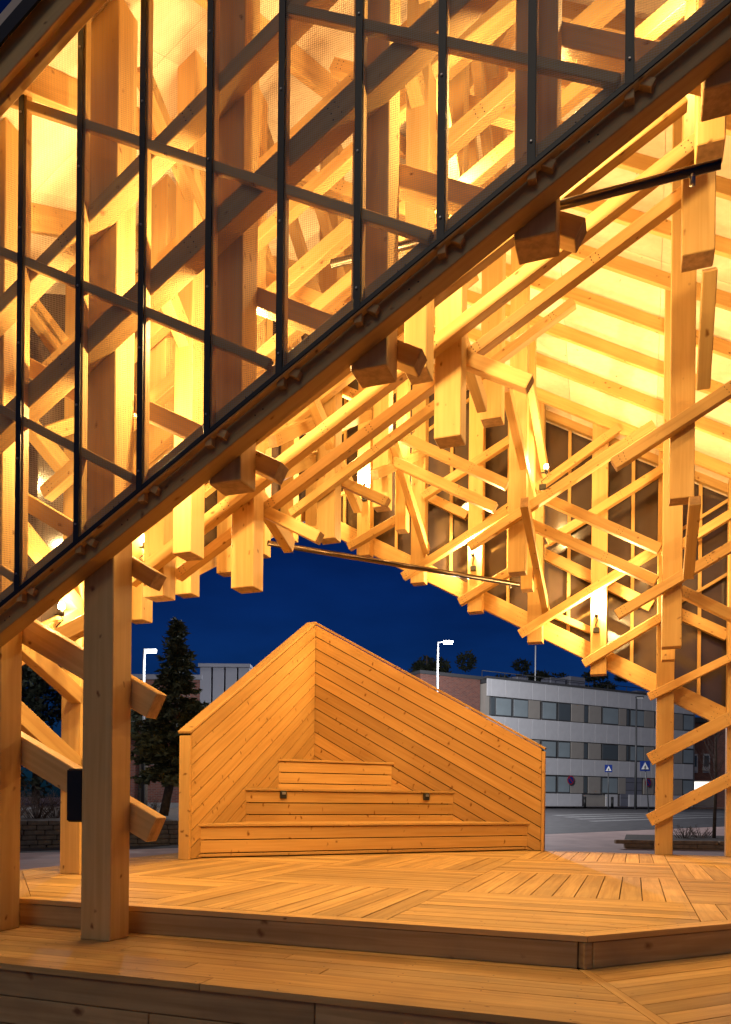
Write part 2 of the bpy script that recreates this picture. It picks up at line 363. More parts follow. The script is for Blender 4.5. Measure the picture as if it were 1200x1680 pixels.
# ------------------------------------------------------------------ pavilion
SL = .577
def roofA(t, n): return 5.97 + SL * (t + n)
def roofB(t, n): return 5.97 + SL * ((4 * SI - t) + (8 * SJ - n))
def roof(t, n): return min(roofA(t, n), roofB(t, n))
pav = empty('timber_pavilion', W(1.88, 3.87, -.19), 'tall timber pavilion with lattice of posts and beams lit warmly inside', 'pavilion')
PB, BB = M['post'], M['beam']
PW, PD = .225, .2
def post(i, j, z0, wd=PW, dp=PD, name='hanging_post', off=0, ztop=None):
    t, n = i * SI, j * SJ
    zt = (ztop if ztop else roof(t, n + dp / 2) + .01)
    c = W(t + off, n + dp / 2, (z0 + zt) / 2)
    return box(name, c, UP, E2, zt - z0, wd, dp, PB, pav, .006)
# legs that stand on the decks
for i, j, z in [(-1, 0, DZ), (0, 0, DZ), (-2, 2, 0), (-2, 1, 0), (4, 8, 0), (5, 8, 0)]: post(i, j, z, .24, name='leg_post')
# front wall, left wall, far wall
for i in range(1, 7): post(i, 0, 2.18 + .5375 * i)
for j in range(3, 9): post(-2, j, 1.105 + .5375 * j)
for i in range(-2, 4): post(i, 8, 4.285 - .5375 * i, .23)
# hanging posts of the roof grid
for i, j in [(0, 2), (2, 2), (4, 2), (0, 4), (2, 4), (4, 4), (0, 6), (2, 6), (4, 6), (-1, 2), (6, 4), (6, 2)]:
    s = i + j; lev = 1.585 + .5375 * min(s, 12 - s)
    if (i, j) == (-1, 2): lev = 2.655
    post(i, j, lev)
for i, j, z in [(0, 1, 2.67), (2, 1, 3.77), (4, 1, 4.83), (0, 7, 4.82), (2, 7, 3.77), (4, 7, 2.67)]: post(i, j, z, .165)

def beam_pts(name, a, b, side, h, th, mat=None, edge='top', ext=0.0):
    """a,b: points of the visible face's upper edge; side: direction from the visible face into the timber"""
    d = (b - a).normalized(); up = side.cross(d).normalized()
    if up.z < 0: up = -up
    a = a - d * ext; b = b + d * ext
    off = -h / 2 if edge == 'top' else (h / 2 if edge == 'bottom' else 0)
    c = (a + b) / 2 + up * off + side * th / 2
    o = box(name, c, d, up, (b - a).length, th, h, mat or BB, pav, .005)
    if h >= .09 and th >= .09 and 'rafter' not in name and 'eave' not in name and 'ridge' not in name:
        V, Fc = [], []; L_ = (b - a).length; k = 0; x_ = .07
        while x_ < L_:
            for q in range(3):
                for e_ in range(2):
                    cx = x_ + e_ * .05 + random.uniform(-.006, .006); cz = -h * (.22 + .28 * q); i0 = len(V)
                    pc = a + d * cx + up * (off + h / 2 + cz) - side * .0015; r_ = .0055
                    if cx > L_ - .03: continue
                    V += [pc + (d * math.cos(u * math.pi / 3) + up * math.sin(u * math.pi / 3)) * r_ for u in range(6)]; Fc.append(list(range(i0, i0 + 6)))
            k += 1; x_ += .94 / math.cos(math.radians(30)) * (1 if k % 2 else 1)
        if V: tag(mesh_obj('screws', V, Fc, M['screw'], o), kind='stuff')
    return o
def bN(p, q, n, h=.17, th=.12, name='lattice_beam', edge='top', ext=0, mat=None):
    return beam_pts(name, onN(*p, n), onN(*q, n), E2, h, th, mat, edge, ext)
def bT(p, q, t, h=.17, th=.12, name='cross_beam', edge='top', side=-1, ext=0):
    return beam_pts(name, onT(*p, t), onT(*q, t), E1 * side, h, th, None, edge, ext)
def bNw(t0, z0, t1, z1, n, h, th, name='lattice_beam', mat=None, edge='top'):
    return beam_pts(name, W(t0, n, z0), W(t1, n, z1), E2, h, th, mat, edge)
def bTw(t, n0, z0, n1, z1, h, th, name='cross_beam', side=-1):
    return beam_pts(name, W(t, n0, z0), W(t, n1, z1), E1 * side, h, th)

# -- front wall: rake beam, lattice in front of the posts, braces behind them
RZ = lambda t: 2.40 + .578 * t                     # bottom rail of the mesh
bNw(-1.75, RZ(-1.75) + .135, 5.9, RZ(5.9) + .135, -.13, .24, .128, 'rake_beam')
for p, q, h in [((0, 485), (457, 19), .10), ((0, 672), (712, 5), .145)]:
    bN(p, q, -.13, h, .128, 'lattice_beam', ext=.6)
bN((700, 72), (800, -8), 1.0, .16, .12, ext=.5)
for p, q, h in [((0, 783), (258, 938), .115), ((200, 636), (462, 757), .115), ((400, 461), (694, 572), .115), ((600, 250), (962, 356), .125), ((880, 24), (1200, 92), .125), ((0, 560), (150, 640), .12)]:
    bN(p, q, .205, h, .12, 'brace')
# leg braces
bN((-30, 970), (258, 1137), .205, .185, .12, 'leg_brace'); bN((-30, 1170), (257, 1342), .205, .185, .12, 'leg_brace')
bT((40, 1040), (150, 1142), -1.76, .15, .12, 'leg_brace'); bT((20, 1135), (150, 1258), -1.76, .18, .12, 'leg_brace')
bN((60, 1048), (150, 1000), 1.3, .14, .1, 'leg_brace')
# -- planes further in: rising beams before the posts, falling ones behind
bN((205, 884), (1130, 163), 1 * SJ + .21, .12, .1, edge='bottom')
bN((205, 944), (1150, 208), 2 * SJ - .13, .11, .1)
bN((283, 937), (1120, 302), 2 * SJ + .21, .095, .1)
bN((472, 836), (938, 486), 4 * SJ - .13, .09, .1)
bN((1002, 752), (1235, 600), 4 * SJ - .13, .12, .1)
bN((765, 890), (1070, 688), 6 * SJ - .13, .115, .1)
bN((1008, 1001), (1230, 868), 6 * SJ - .13, .12, .1)
for p, q, n, h in [((700, 548), (875, 614), 2 * SJ + .21, .12), ((395, 808), (526, 871), 2 * SJ + .21, .105), ((500, 752), (638, 815), 4 * SJ + .21, .105),
                   ((640, 744), (816, 824), 6 * SJ + .21, .13), ((660, 706), (836, 786), 6 * SJ + .21, .13),
                   ((864, 846), (1082, 944), 6 * SJ + .21, .125), ((888, 804), (1088, 892), 6 * SJ + .21, .12), ((1122, 960), (1230, 1012), 6 * SJ + .21, .13)]:
    bN(p, q, n, h, .11, 'brace')
# cross beams that run into the depth, falling or rising along the posts
for p, q, t, h in [((838, 622), (880, 812), 2 * SI + .13, .15), ((876, 612), (902, 772), 2 * SI + .21, .14), ((868, 815), (903, 1000), 2 * SI + .21, .14),
                   ((652, 720), (706, 898), .20, .15), ((687, 90), (728, 262), 2 * SI + .05, .16), ((280, 452), (334, 585), .05, .15),
                   ((519, 640), (596, 826), .10, .15), ((432, 800), (485, 886), .10, .15), ((765, 540), (800, 652), 2 * SI + .05, .15)]:
    bT(p, q, t, h, .1)
for p, q, t, h in [((1153, 444), (1143, 638), 4 * SI + .03, .12), ((1131, 822), (1121, 945), 4 * SI + .03, .11)]:
    bT(p, q, t, h, .1, side=1, edge='mid')
for p, q, t, h in [((452, 712), (530, 678), -.12, .12), ((462, 768), (530, 738), -.12, .12), ((835, 200), (900, 150), 2 * SI - .12, .12), ((560, 690), (640, 660), -.12, .12), ((620, 770), (700, 735), .12, .12)]:
    bT(p, q, t, h, .1)
# upper lattice of the inner planes, one module (1.075) apart
ctop = 2 * SI + 4 * SJ
def line_z(p, n): a = onN(*p, n); t_, _ = tn(a); return a.z, t_
for (px_, n_, h_, t0_, t1_, ks) in [((205, 884), 1 * SJ + .21, .12, -1.6, 4.3, (1, 2)), ((205, 944), 2 * SJ - .13, .11, -1.6, 3.6, (1, 2, 3)), ((472, 836), 4 * SJ - .13, .10, -1.6, 1.7, (1, 2))]:
    z_, t_ = line_z(px_, n_); b0 = z_ - SL * t_
    for k in ks:
        if b0 + 1.075 * k < 5.97 + SL * n_ - .3: bNw(t0_, b0 + 1.075 * k + SL * t0_, t1_, b0 + 1.075 * k + SL * t1_, n_, h_, .1)
for (px_, n_, ks, tmax) in [((700, 548), 2 * SJ + .21, (0, 1, 2), 3.9), ((500, 752), 4 * SJ + .21, (1, 2), 1.75)]:
    z_, t_ = line_z(px_, n_); b0 = z_ + SL * t_
    for k in ks:
        w_ = b0 + 1.075 * k
        ta = max(-1.7, (w_ - 5.97 - SL * n_ + .25) / (2 * SL)); tb = min(tmax, (w_ - 1.585 - .555 * n_ - 1.4) / 1.149)
        if tb - ta > .5: bNw(ta, w_ - SL * ta, tb, w_ - SL * tb, n_, .11, .1, 'brace')
for t_, w0 in [(.10, 6.1), (2 * SI + .10, 7.0), (4 * SI - .05, 8.2)]:
    for k in range(0, 4):
        w_ = w0 + 1.075 * k
        ma = max(.35, (w_ - 5.97 - SL * t_ + .25) / (2 * SL)); mb = min(ctop - t_ - .2, (w_ - 1.585 - .57 * t_ - 2.0) / 1.13, ma + 2.0)
        if mb - ma > .5: bTw(t_, ma, w_ - SL * ma, mb, w_ - SL * mb, .11, .1, 'cross_beam', -1 if t_ < 3 else 1)
# left wall lattice (inner face) seen through the mesh and past the legs
for p, q, h in [((48, 470), (125, 570), .15), ((52, 488), (112, 575), .10), ((52, 675), (126, 768), .15), ((30, 835), (110, 935), .15), ((100, 940), (150, 1000), .14)]:
    bT(p, q, -1.76, h, .12)
for p, q in [((75, 1028), (150, 985)), ((75, 700), (130, 680))]: bT(p, q, -1.76, .13, .1)
# -- far wall
FNp = 8 * SJ
bNw(-2.2, 4.81 - .56 * -2.2 + .0 - .1, 5.9, 4.81 - .56 * 5.9 - .1, FNp + .21, .26, .11, 'rake_beam')
bNw(-2.4, 8.15 - .577 * -2.4, 5.9, 8.15 - .577 * 5.9, FNp + .21, .22, .1, 'eave_beam')
for p, q, h in [((1061, 1237), (1230, 1150), .185), ((1060, 1337), (1230, 1250), .185), ((1062, 1137), (1230, 1056), .115), ((954, 1083), (1090, 1001), .12), ((849, 1034), (1085, 888), .12),
                ((750, 982), (858, 916), .12), ((657, 940), (830, 832), .12), ((568, 891), (660, 838), .12), ((875, 795), (1013, 694), .12), ((895, 882), (1088, 760), .12), ((690, 808), (850, 704), .12),
                ((1085, 905), (1230, 815), .12), ((1085, 752), (1230, 664), .12), ((960, 760), (1012, 724), .12)]:
    bN(p, q, FNp - .125, h, .12, 'lattice_beam')
for p, q, h in [((890, 897), (1075, 985), .16), ((1120, 998), (1200, 1034), .16), ((690, 800), (770, 838), .14), ((905, 1000), (975, 1030), .10)]:
    bN(p, q, FNp + .205, h, .1, 'lattice_beam')
# battens and sheets that clad the far wall
lowF = lambda t: 4.81 - .56 * t - .12
topF = lambda t: 8.12 - .577 * t
n0 = FNp + .33
for k in range(-5, 13):
    t = .47 * k
    if k % 2: box('batten', W(t, n0 + .02, (lowF(t) + topF(t)) / 2), UP, E2, topF(t) - lowF(t), .05, .04, BB, pav)
    ta, tb = t - .003 + .006, t + .47 - .003
    prism('cladding_sheet', [W(ta, n0 + .07, lowF(ta)), W(tb, n0 + .07, lowF(tb)), W(tb, n0 + .07, topF(tb)), W(ta, n0 + .07, topF(ta))], E2 * .008, M['clad'], pav, E1)
for c in range(-2, 5):
    zb = 3.62 + 1.075 * c
    # Z = zb + .572 t inside the band
    ta = (4.81 - .12 - zb) / (.572 + .56); tb = (8.12 - zb) / (.572 + .577)
    ta, tb = max(ta, -2.3), min(tb, 5.8)
    if tb - ta > .2: bNw(ta, zb + .572 * ta, tb, zb + .572 * tb, n0 - .042, .045, .04, 'batten', edge='mid')
# left wall sheets and battens
lowL = lambda n: 2.42 + .56 * (n - 2 * SJ) - .1; topL = lambda n: 5.9 + .577 * (n - 2 * SJ)
tl = -2 * SI - .32
for k in range(2, 17):
    n = .484 * k
    if k % 2: box('batten', W(tl, n, (lowL(n) + topL(n)) / 2), UP, E1, topL(n) - lowL(n), .05, .04, BB, pav)
    a_, b_ = n + .003, n + .481
    prism('cladding_sheet', [W(tl - .05, a_, lowL(a_)), W(tl - .05, b_, lowL(b_)), W(tl - .05, b_, topL(b_)), W(tl - .05, a_, topL(a_))], E1 * -.008, M['clad'], pav, E2)
bTw(-2 * SI - .2, 1.0, lowL(1.0) + .2, 8.0, lowL(8.0) + .2, .26, .11, 'rake_beam')
# -- front wall mesh, mullions, battens
NM = -.160
topM = lambda t: 6.05 + SL * t
for k in range(-3, 14):
    t = -.495 + .474 * k
    zb, zt = RZ(t) - .012, topM(t)
    mu = box('mullion', W(t, NM - .034, (zb + zt) / 2), UP, E2, zt - zb, .042, .006, M['black'], pav, .001)
    box('timber_batten', W(t, NM + .012, (zb + zt) / 2 - .03), UP, E2, zt - zb + .05, .046, .05, BB, mu, .002)
    for s in range(5):
        zz = zb + .12 + s * .76
        if zz < zt: box('screw', W(t, NM - .039, zz), E1, UP, .012, .012, .012, M['zinc'], mu, .004)
    box('batten_end', W(t + .07, NM + .012, zb + .022), E1 * .87 - UP * .5, E2, .10, .045, .04, BB, mu, .002)
    t2 = t + .474
    prism('mesh_panel', [W(t + .001, NM - .026, RZ(t)), W(t2 - .001, NM - .026, RZ(t2)), W(t2 - .001, NM - .026, topM(t2)), W(t + .001, NM - .026, topM(t))], E2 * .0012, M['mesh'], pav, E1)
bNw(-2.2, RZ(-2.2) + .012, 6.0, RZ(6.0) + .012, NM - .036, .028, .012, 'edge_flashing', M['black'])
bNw(-2.2, RZ(-2.2) - .016, 6.0, RZ(6.0) - .016, NM - .03, .012, .05, 'sill_batten', BB)
for p, q in [((0, 148), (710, 377)), ((0, 402), (445, 587)), ((0, 662), (220, 777)), ((475, 2), (1020, 118)), ((0, 925), (25, 942))]:
    a, b = onN(*p, NM - .012), onN(*q, NM - .012)
    beam_pts('diagonal_batten', a, b, E2, .058, .045, BB, 'top')
# -- roof: plywood sheets, rafters, eave boards
for pl in ('A', 'B'):
    rf = roofA if pl == 'A' else roofB
    g = Vector((0, 0, 0))
    for a in range(-3, 6):
        for b in range(-1, 8):
            ta, tb, na, nb = -2.5 + 1.22 * (a + 3), -2.5 + 1.22 * (a + 4), -.45 + 1.22 * (b + 1), -.45 + 1.22 * (b + 2)
            poly = [(ta + .002, na + .002), (tb - .002, na + .002), (tb - .002, nb - .002), (ta + .002, nb - .002)]
            c = 2 * SI + 4 * SJ
            poly = clip(poly, (lambda p: c - .001 - p[0] - p[1]) if pl == 'A' else (lambda p: p[0] + p[1] - c - .001))
            if poly: poly = clip(poly, lambda p: 8.25 - p[1])
            if poly: poly = clip(poly, lambda p: 6.3 - p[0])
            if poly: poly = clip(poly, lambda p: p[0] + p[1] + 1.55)
            if poly: poly = clip(poly, lambda p: 13.05 - p[0] - p[1])
            if poly and area(poly) > .02:
                prism('roof_panel', [W(p[0], p[1], rf(*p)) for p in poly], UP * .17, M['ply'], pav, E1)
sgn = {'A': 1, 'B': -1}
c = 2 * SI + 4 * SJ
for k in range(0, 18):
    n = 7.18 - .4838 * k + .4838
    if n < -.3: break
    # far half
    t0, t1 = max(c - n, -2.3), min(6.1, 12.9 - n)
    if t1 - t0 > .3: bNw(t0, roofB(t0, n) - .004, t1, roofB(t1, n) - .004, n, .155, .07, 'rafter')
for k in range(-2, 7):
    t = .94 * k + .47 + .04
    m0, m1 = max(-.35, -1.45 - t), min(8.1, c - t)
    if m1 - m0 > .3: bTw(t, m0, roofA(t, m0) - .004, m1, roofA(t, m1) - .004, .2, .075, 'rafter')
for tt, zz, nn, hh, th in [(0, 0, -.42, .2, .04), (0, -.2, -.36, .09, .05)]:
    bNw(-1.6, roofA(-1.6, nn) + zz, 6.2, roofA(6.2, nn) + zz, nn, hh, th, 'eave_board')
bNw(-1.6, roofA(-1.6, -.45) + .06, 6.2, roofA(6.2, -.45) + .06, -.47, .1, .015, 'roof_flashing', M['black'])
# beam along the ridge and a purlin line under the rafters
for q, z in [(0, -.3)]:
    a, b = W(c - 8.0, 8.0, roofA(c - 8, 8) + z), W(6.1, c - 6.1, roofA(6.1, c - 6.1) + z)
    beam_pts('ridge_beam', a, b, (E1 + E2).normalized(), .3, .14)
# -- steel tie rods
def rod(a, b, r):
    o = tube('tie_rod', [a, b], r, M['steel'], pav, 14)
    d = (b - a).normalized()
    tube('rod_end', [b - d * .14 - UP * .075, b - d * .14 + UP * .0], .016, M['zinc'], o, 8)
    return o
rod(onN(545, 433, .38), onN(1184, 268, .27), .026)
p2 = W(2 * SI - .02, 6 * SJ + .06, onN(850, 958, 6 * SJ)[2])
rod(hit(440, 891, W(-.466, 3.42, 0), E2), hit(851, 959, W(1.9, 5.97, 0), E2), .031)

# ------------------------------------------------------------------ lamps on the posts
LAMP_W = 205
def lamp(p, label, on=None, power=1.0, drop=.16, back=None):
    """bulb at p, screwed to the timber face in direction `on`"""
    on = on or E2
    e = empty('post_lamp', p - UP * .05, label, 'lamp', 'warm lamps on the timber posts')
    sphere('bulb', p, .032, M['bulb'], e, 1.25)
    tube('lamp_holder', [p - UP * .09, p - UP * .03], .026, M['blackp'], e, 10)
    box('bracket', p - UP * .075 + on * .035, on, UP, .07, .03, .012, M['blackp'], e, .002)
    q = p - UP * (.11 + drop) + on * .045
    pts = [p - UP * .09, p - UP * .13 + E1 * .02, p - UP * (.11 + drop * .5) + on * .05 - E1 * .015, q + UP * .03]
    tube('cable', pts, .006, M['blackp'], e, 6)
    box('junction_box', q, E1, UP, .09, .05, .075, M['blackp'], e, .006)
    ld = bpy.data.lights.new('lamp_light', 'POINT'); ld.energy = LAMP_W * power; ld.color = (1, .625, .225); ld.shadow_soft_size = .04
    lo = bpy.data.objects.new('lamp_light', ld); COL.objects.link(lo); lo.parent = e; lo.matrix_parent_inverse = WM[e].inverted(); lo.location = p + UP * .06 - on * .03
    return e
fl = FNp - .07
FARP = 1.25
lamp(onN(979, 1003, fl), 'bright lamp on far post above the white building, with cable and box below', None, FARP)
lamp(onN(776, 903, fl), 'bright lamp on far post above the right bench wing', None, FARP)
lamp(onN(597, 790, fl), 'small bright lamp on far post near the peak of the far opening', None, FARP)
lamp(onT(101, 995, -1.70), 'bare glowing bulb at left between the two front legs, under the rake', -E1, .5)
lamp(onT(238, 886, -1.70), 'glowing bulb on left wall just right of the front leg', -E1, .6)
lamp(onN(404, 528, .30), 'lamp behind the second front post, lighting the brace beside it white', -E2, 1.2)
lamp(onN(905, 108, .30), 'lamp behind the fourth front post near the top right of the mesh', -E2, 1.2)
lamp(onN(285, 478, 1.25), 'lamp behind the mesh lighting the crossing at left white', E2, .6)
lamp(W(2 * SI + .05, 1.5 * SJ + .1, 5.5), 'lamp high on the hanging post pair behind the middle of the mesh', -E2, .6)
lamp(W(4 * SI, 1.5 * SJ + .1, 6.3), 'added lamp high on the hanging post pair at the upper right', -E2, .4)  # extra lamp, added to light the upper right; no known fixture
lamp(W(2 * SI + .30, 6.6 * SJ, 5.3), 'lamp between the hanging posts in front of the far wall', -E1, .4)
lamp(W(.30, 6.6 * SJ, 6.2), 'lamp between the hanging posts left of the far wall', -E1, .4)
lamp(W(4 * SI, 6.5 * SJ + .1, 4.2), 'added lamp between the hanging posts beside the right leg', -E2, .6)  # extra lamp, added to continue the row across the far posts
lamp(W(2 * SI, 4 * SJ + .35, 6.2), 'added unseen lamp high behind the central hanging post', -E2, .45)  # extra lamp added out of view to light the roof centre
lamp(W(4 * SI, 4 * SJ + .32, 5.2), 'lamp behind the widest hanging post at right', -E2, .55)
lamp(W(0, 4 * SJ + .32, 5.0), 'added lamp behind the hanging post over the opening peak', -E2, .6)  # extra lamp added to light the lattice above the opening
lamp(onN(196, 690, .30), 'added fill lamp hidden behind the front leg just above the rake beam', -E2, .7)  # extra lamp tucked behind the leg to brighten the beam undersides
lamp(onN(215, 340, 2.2), 'added weak lamp high on the left behind the mesh', E2, .18)  # extra lamp with no known fixture, added as faint fill at upper left

# ------------------------------------------------------------------ bench
def planks_on(parent, region, org, ux, uz, nrm, slope, pitch, mat, name='plank', thick=.024, phase=0.0):
    """clad a planar region (2D points in ux,uz) with planks that run at `slope`, proud of the face along nrm"""
    d = Vector((1, slope)); d.normalize(); q = Vector((-d.y, d.x))
    vals = [p[0] * q.x + p[1] * q.y for p in region]; lo, hi = min(vals), max(vals)
    k = math.floor((lo - phase) / pitch)
    while k * pitch + phase < hi:
        a, b = k * pitch + phase + .0068, (k + 1) * pitch + phase - .0068
        poly = clip(clip(region, lambda p: p[0] * q.x + p[1] * q.y - a), lambda p: b - (p[0] * q.x + p[1] * q.y))
        if poly and area(poly) > .003:
            prism(name, [org + ux * p[0] + uz * p[1] for p in poly], nrm * thick, mat, parent, ux * d.x + uz * d.y, nrm)
        k += 1
bench = empty('tiered_bench', W(-.9, 6.8, 0), 'orange pine corner bench with three tiers against two gabled wings', 'bench')
TB, NB = -1.80, 7.76
SB = .569; HB = 3.78
BM = M['bench']
# right wing (along e1) and left wing (along e2)
rw_len, lw_len = 3.85, 3.86
rreg = [(0.012, .012), (rw_len - .05, .012), (rw_len - .05, HB - .045 - SB * (rw_len - .05)), (0.012, HB - .045 - SB * .012)]
planks_on(bench, rreg, W(TB, NB, 0), E1, UP, -E2, -SB, .176, BM, 'wing_plank', phase=(HB - .045) * math.cos(math.atan(SB)) % .176)
lreg = [(0.04, .012), (lw_len - .05, .012), (lw_len - .05, HB - .045 - SB * (lw_len - .05)), (0.04, HB - .045 - SB * .04)]
planks_on(bench, lreg, W(TB, NB, 0), -E2, UP, E1, -SB, .176, BM, 'wing_plank', phase=(HB - .045) * math.cos(math.atan(SB)) % .176)
WT = .13
prism('wing_core', [W(TB - .1, NB + .003, 0), W(TB + rw_len - .03, NB + .003, 0), W(TB + rw_len - .03, NB + .003, HB - .05 - SB * (rw_len - .03)), W(TB, NB + .003, HB - .05), W(TB - .1, NB + .003, HB - .05)], E2 * (WT - .01), M['dark'], bench, E1)
prism('wing_core', [W(TB - .003, NB, 0), W(TB - .003, NB - lw_len + .03, 0), W(TB - .003, NB - lw_len + .03, HB - .05 - SB * (lw_len - .03)), W(TB - .003, NB, HB - .05)], E1 * -(WT - .01), M['dark'], bench, E2)
# caps and end boards
for ux, side, ln in ((E1, E2, rw_len), (-E2, -E1, lw_len)):
    a = W(TB, NB, HB) - side * .03; b = a + ux * (ln + .005) - UP * SB * (ln + .005)
    d = (b - a).normalized(); up = Vector(side.cross(d)).normalized(); up = up if up.z > 0 else -up
    box('cap_board', (a + b) / 2 + side * (WT + .045) / 2 - up * .0 + UP * -.018, d, up, (b - a).length, WT + .05, .034, BM, bench)
    e = W(TB, NB, 0) + ux * (ln - .022) + side * (WT / 2 - .012); hh = HB - .06 - SB * ln
    box('end_board', e + UP * hh / 2, UP, ux, hh, WT + .02, .045, BM, bench)
box('corner_strip', W(TB + .016, NB - .016, (HB - .05 + 1.37) / 2), UP, E2, HB - .05 - 1.37, .012, .012, M['dark'], bench, 0)
# tiers: front line n - t = c
dd = (E1 + E2).normalized(); out = (E1 - E2).normalized()
cs = [5.94, 7.11, 8.14]; zs = [.435, .905, 1.37]; cc = NB - TB
for k in range(3):
    half = (cc - cs[k]) / math.sqrt(2)            # distance of the front line from the corner = half its length
    cpt = W(TB, NB, 0) + out * half; L_ = 2 * half - .05
    zlo = 0.012 if k == 0 else zs[k - 1] - .10
    zt = zs[k] - .036; z = zt
    while z > zlo + .03:
        h = min(.168, z - zlo)
        box('riser_board', cpt + UP * (z - h / 2) - out * .014, dd, UP, L_, .028, h - .013, BM, bench)
        z -= .168
    box('tier_frame', cpt - out * .06 + UP * (zs[k] - .035 + max(0, zlo - .1)) / 2, dd, UP, L_ - .14, .04, zs[k] - .05 - max(0, zlo - .1), M['dark'], bench, 0)
    nxt = (cc - cs[k + 1]) / math.sqrt(2) if k < 2 else .02
    dep = half - nxt + .03; nb = int(dep / .145)
    for b in range(nb):
        y0_, y1_ = dep * b / nb, dep * (b + 1) / nb - .006
        hm = half + .03 - (y0_ + y1_) / 2
        if hm < .08: break
        fx = 2 * half - .01 if b == 0 else 2 * hm - .1
        box('seat_board', W(TB, NB, 0) + out * hm + UP * (zs[k] - .017), dd, UP, fx + (.04 if b == 0 else 0), y1_ - y0_, .034, BM, bench)
for px, py in ((465, 1304), (700, 1307.5)):
    half = (cc - cs[1]) / math.sqrt(2); p0 = W(TB, NB, 0) + out * (half + .02)
    p = hit(px, py, p0, out)
    s = box('power_socket', p, dd, UP, .095, .05, .11, M['blackp'], bench, .008); tag(s, 'small black power socket on the second tier')
    box('socket_flap', p + out * .028 + UP * .018, dd, UP, .05, .012, .03, M['zinc'], s, .002)

# ------------------------------------------------------------------ loudspeaker behind the front leg
sp0 = W(-.12 - .075, .10, onN(122, 1305, .02)[2])
spk = empty('loudspeaker', sp0 - UP * .19, 'black box loudspeaker fixed to the side of the grey-faced front leg', 'speaker')
box('cabinet', sp0, E1, UP, .14, .15, .36, M['blackp'], spk, .012)
box('grille', sp0 - E2 * .078, E1, UP, .12, .012, .34, M['black'], spk, .004)
box('wall_bracket', sp0 + E1 * .068, E1, UP, .03, .05, .06, M['black'], spk, .003)

# ------------------------------------------------------------------ surroundings: materials
M['panel'] = simple('white_facade_panel', (.62, .62, .63), .5, noise=.06, nscale=2)
M['tan'] = simple('tan_facade_panel', (.36, .33, .29), .6, noise=.06, nscale=2)
M['glass'] = simple('window_glass', (.10, .12, .13), .12, 0, spec=.8)
M['blind'] = simple('window_blind', (.30, .36, .38), .35, 0, noise=.1, nscale=1)
M['alu'] = simple('grey_window_frame', (.08, .085, .09), .5)
M['white'] = simple('white_frame', (.6, .6, .6), .5)
M['roofg'] = simple('roof_felt', (.06, .06, .065), .9)
M['cabin'] = simple('grey_metal_cladding', (.19, .195, .235), .5, noise=.05, nscale=1)
M['lit'] = simple('lit_doorway', (.8, .8, .75), .5, emis=(1, .93, .8), es=1.6)
M['blue'] = simple('sign_blue', (.015, .04, .22), .4)
M['red'] = simple('sign_red', (.42, .02, .02), .4)
M['signw'] = simple('sign_white', (.75, .75, .72), .4)
M['stone'] = simple('stone_block', (.11, .10, .09), .85, noise=.4, nscale=5, bump=.5)
M['soil'] = simple('soil', (.05, .035, .025), .95, noise=.4, nscale=12, bump=.6)
M['bark'] = simple('bark', (.12, .09, .065), .9, noise=.35, nscale=10, bump=.5)
M['twig'] = simple('twig', (.10, .065, .05), .9)
M['sleeper'] = simple('old_timber', (.26, .17, .10), .85, noise=.3, nscale=6, bump=.4)
M['lampglow'] = simple('street_lamp_glow', (1, 1, 1), .3, emis=(1, .88, .72), es=60)
M['pole'] = simple('lamp_pole', (.06, .062, .065), .5, .1)
def leafmat(name, c1, c2):
    m, t, p = mat_new(name); N = t.nodes.new; L = t.links.new
    g = N('ShaderNodeTexCoord'); z = N('ShaderNodeTexNoise'); z.inputs['Scale'].default_value = 3.5; L(g.outputs['Object'], z.inputs['Vector'])
    cr = N('ShaderNodeValToRGB'); cr.color_ramp.elements[0].color = (*c1, 1); cr.color_ramp.elements[1].color = (*c2, 1); cr.color_ramp.elements[0].position = .35; cr.color_ramp.elements[1].position = .65
    L(z.outputs['Fac'], cr.inputs[0]); L(cr.outputs[0], p.inputs['Base Color']); p.inputs['Roughness'].default_value = .7; return m
M['spruce'] = leafmat('spruce_needles', (.06, .08, .035), (.16, .165, .075))
M['leaf'] = leafmat('dark_leaves', (.02, .03, .016), (.05, .06, .03))
def brickmat():
    m, t, p = mat_new('red_brick'); N = t.nodes.new; L = t.links.new
    tc = N('ShaderNodeTexCoord'); mp = N('ShaderNodeMapping'); mp.inputs['Rotation'].default_value = (math.pi / 2, 0, 0); L(tc.outputs['Object'], mp.inputs[0])
    b = N('ShaderNodeTexBrick'); b.inputs['Scale'].default_value = 1; b.inputs['Brick Width'].default_value = .25; b.inputs['Row Height'].default_value = .085; b.inputs['Mortar Size'].default_value = .01
    b.inputs['Color1'].default_value = (.26, .085, .055, 1); b.inputs['Color2'].default_value = (.17, .055, .04, 1); b.inputs['Mortar'].default_value = (.2, .16, .14, 1)
    L(mp.outputs[0], b.inputs['Vector']); L(b.outputs['Color'], p.inputs['Base Color']); p.inputs['Roughness'].default_value = .85
    bp = N('ShaderNodeBump'); bp.inputs['Strength'].default_value = .5; bp.inputs['Distance'].default_value = .02; L(b.outputs['Fac'], bp.inputs['Height']); bp.invert = True; L(bp.outputs[0], p.inputs['Normal'])
    return m
M['brick'] = brickmat()

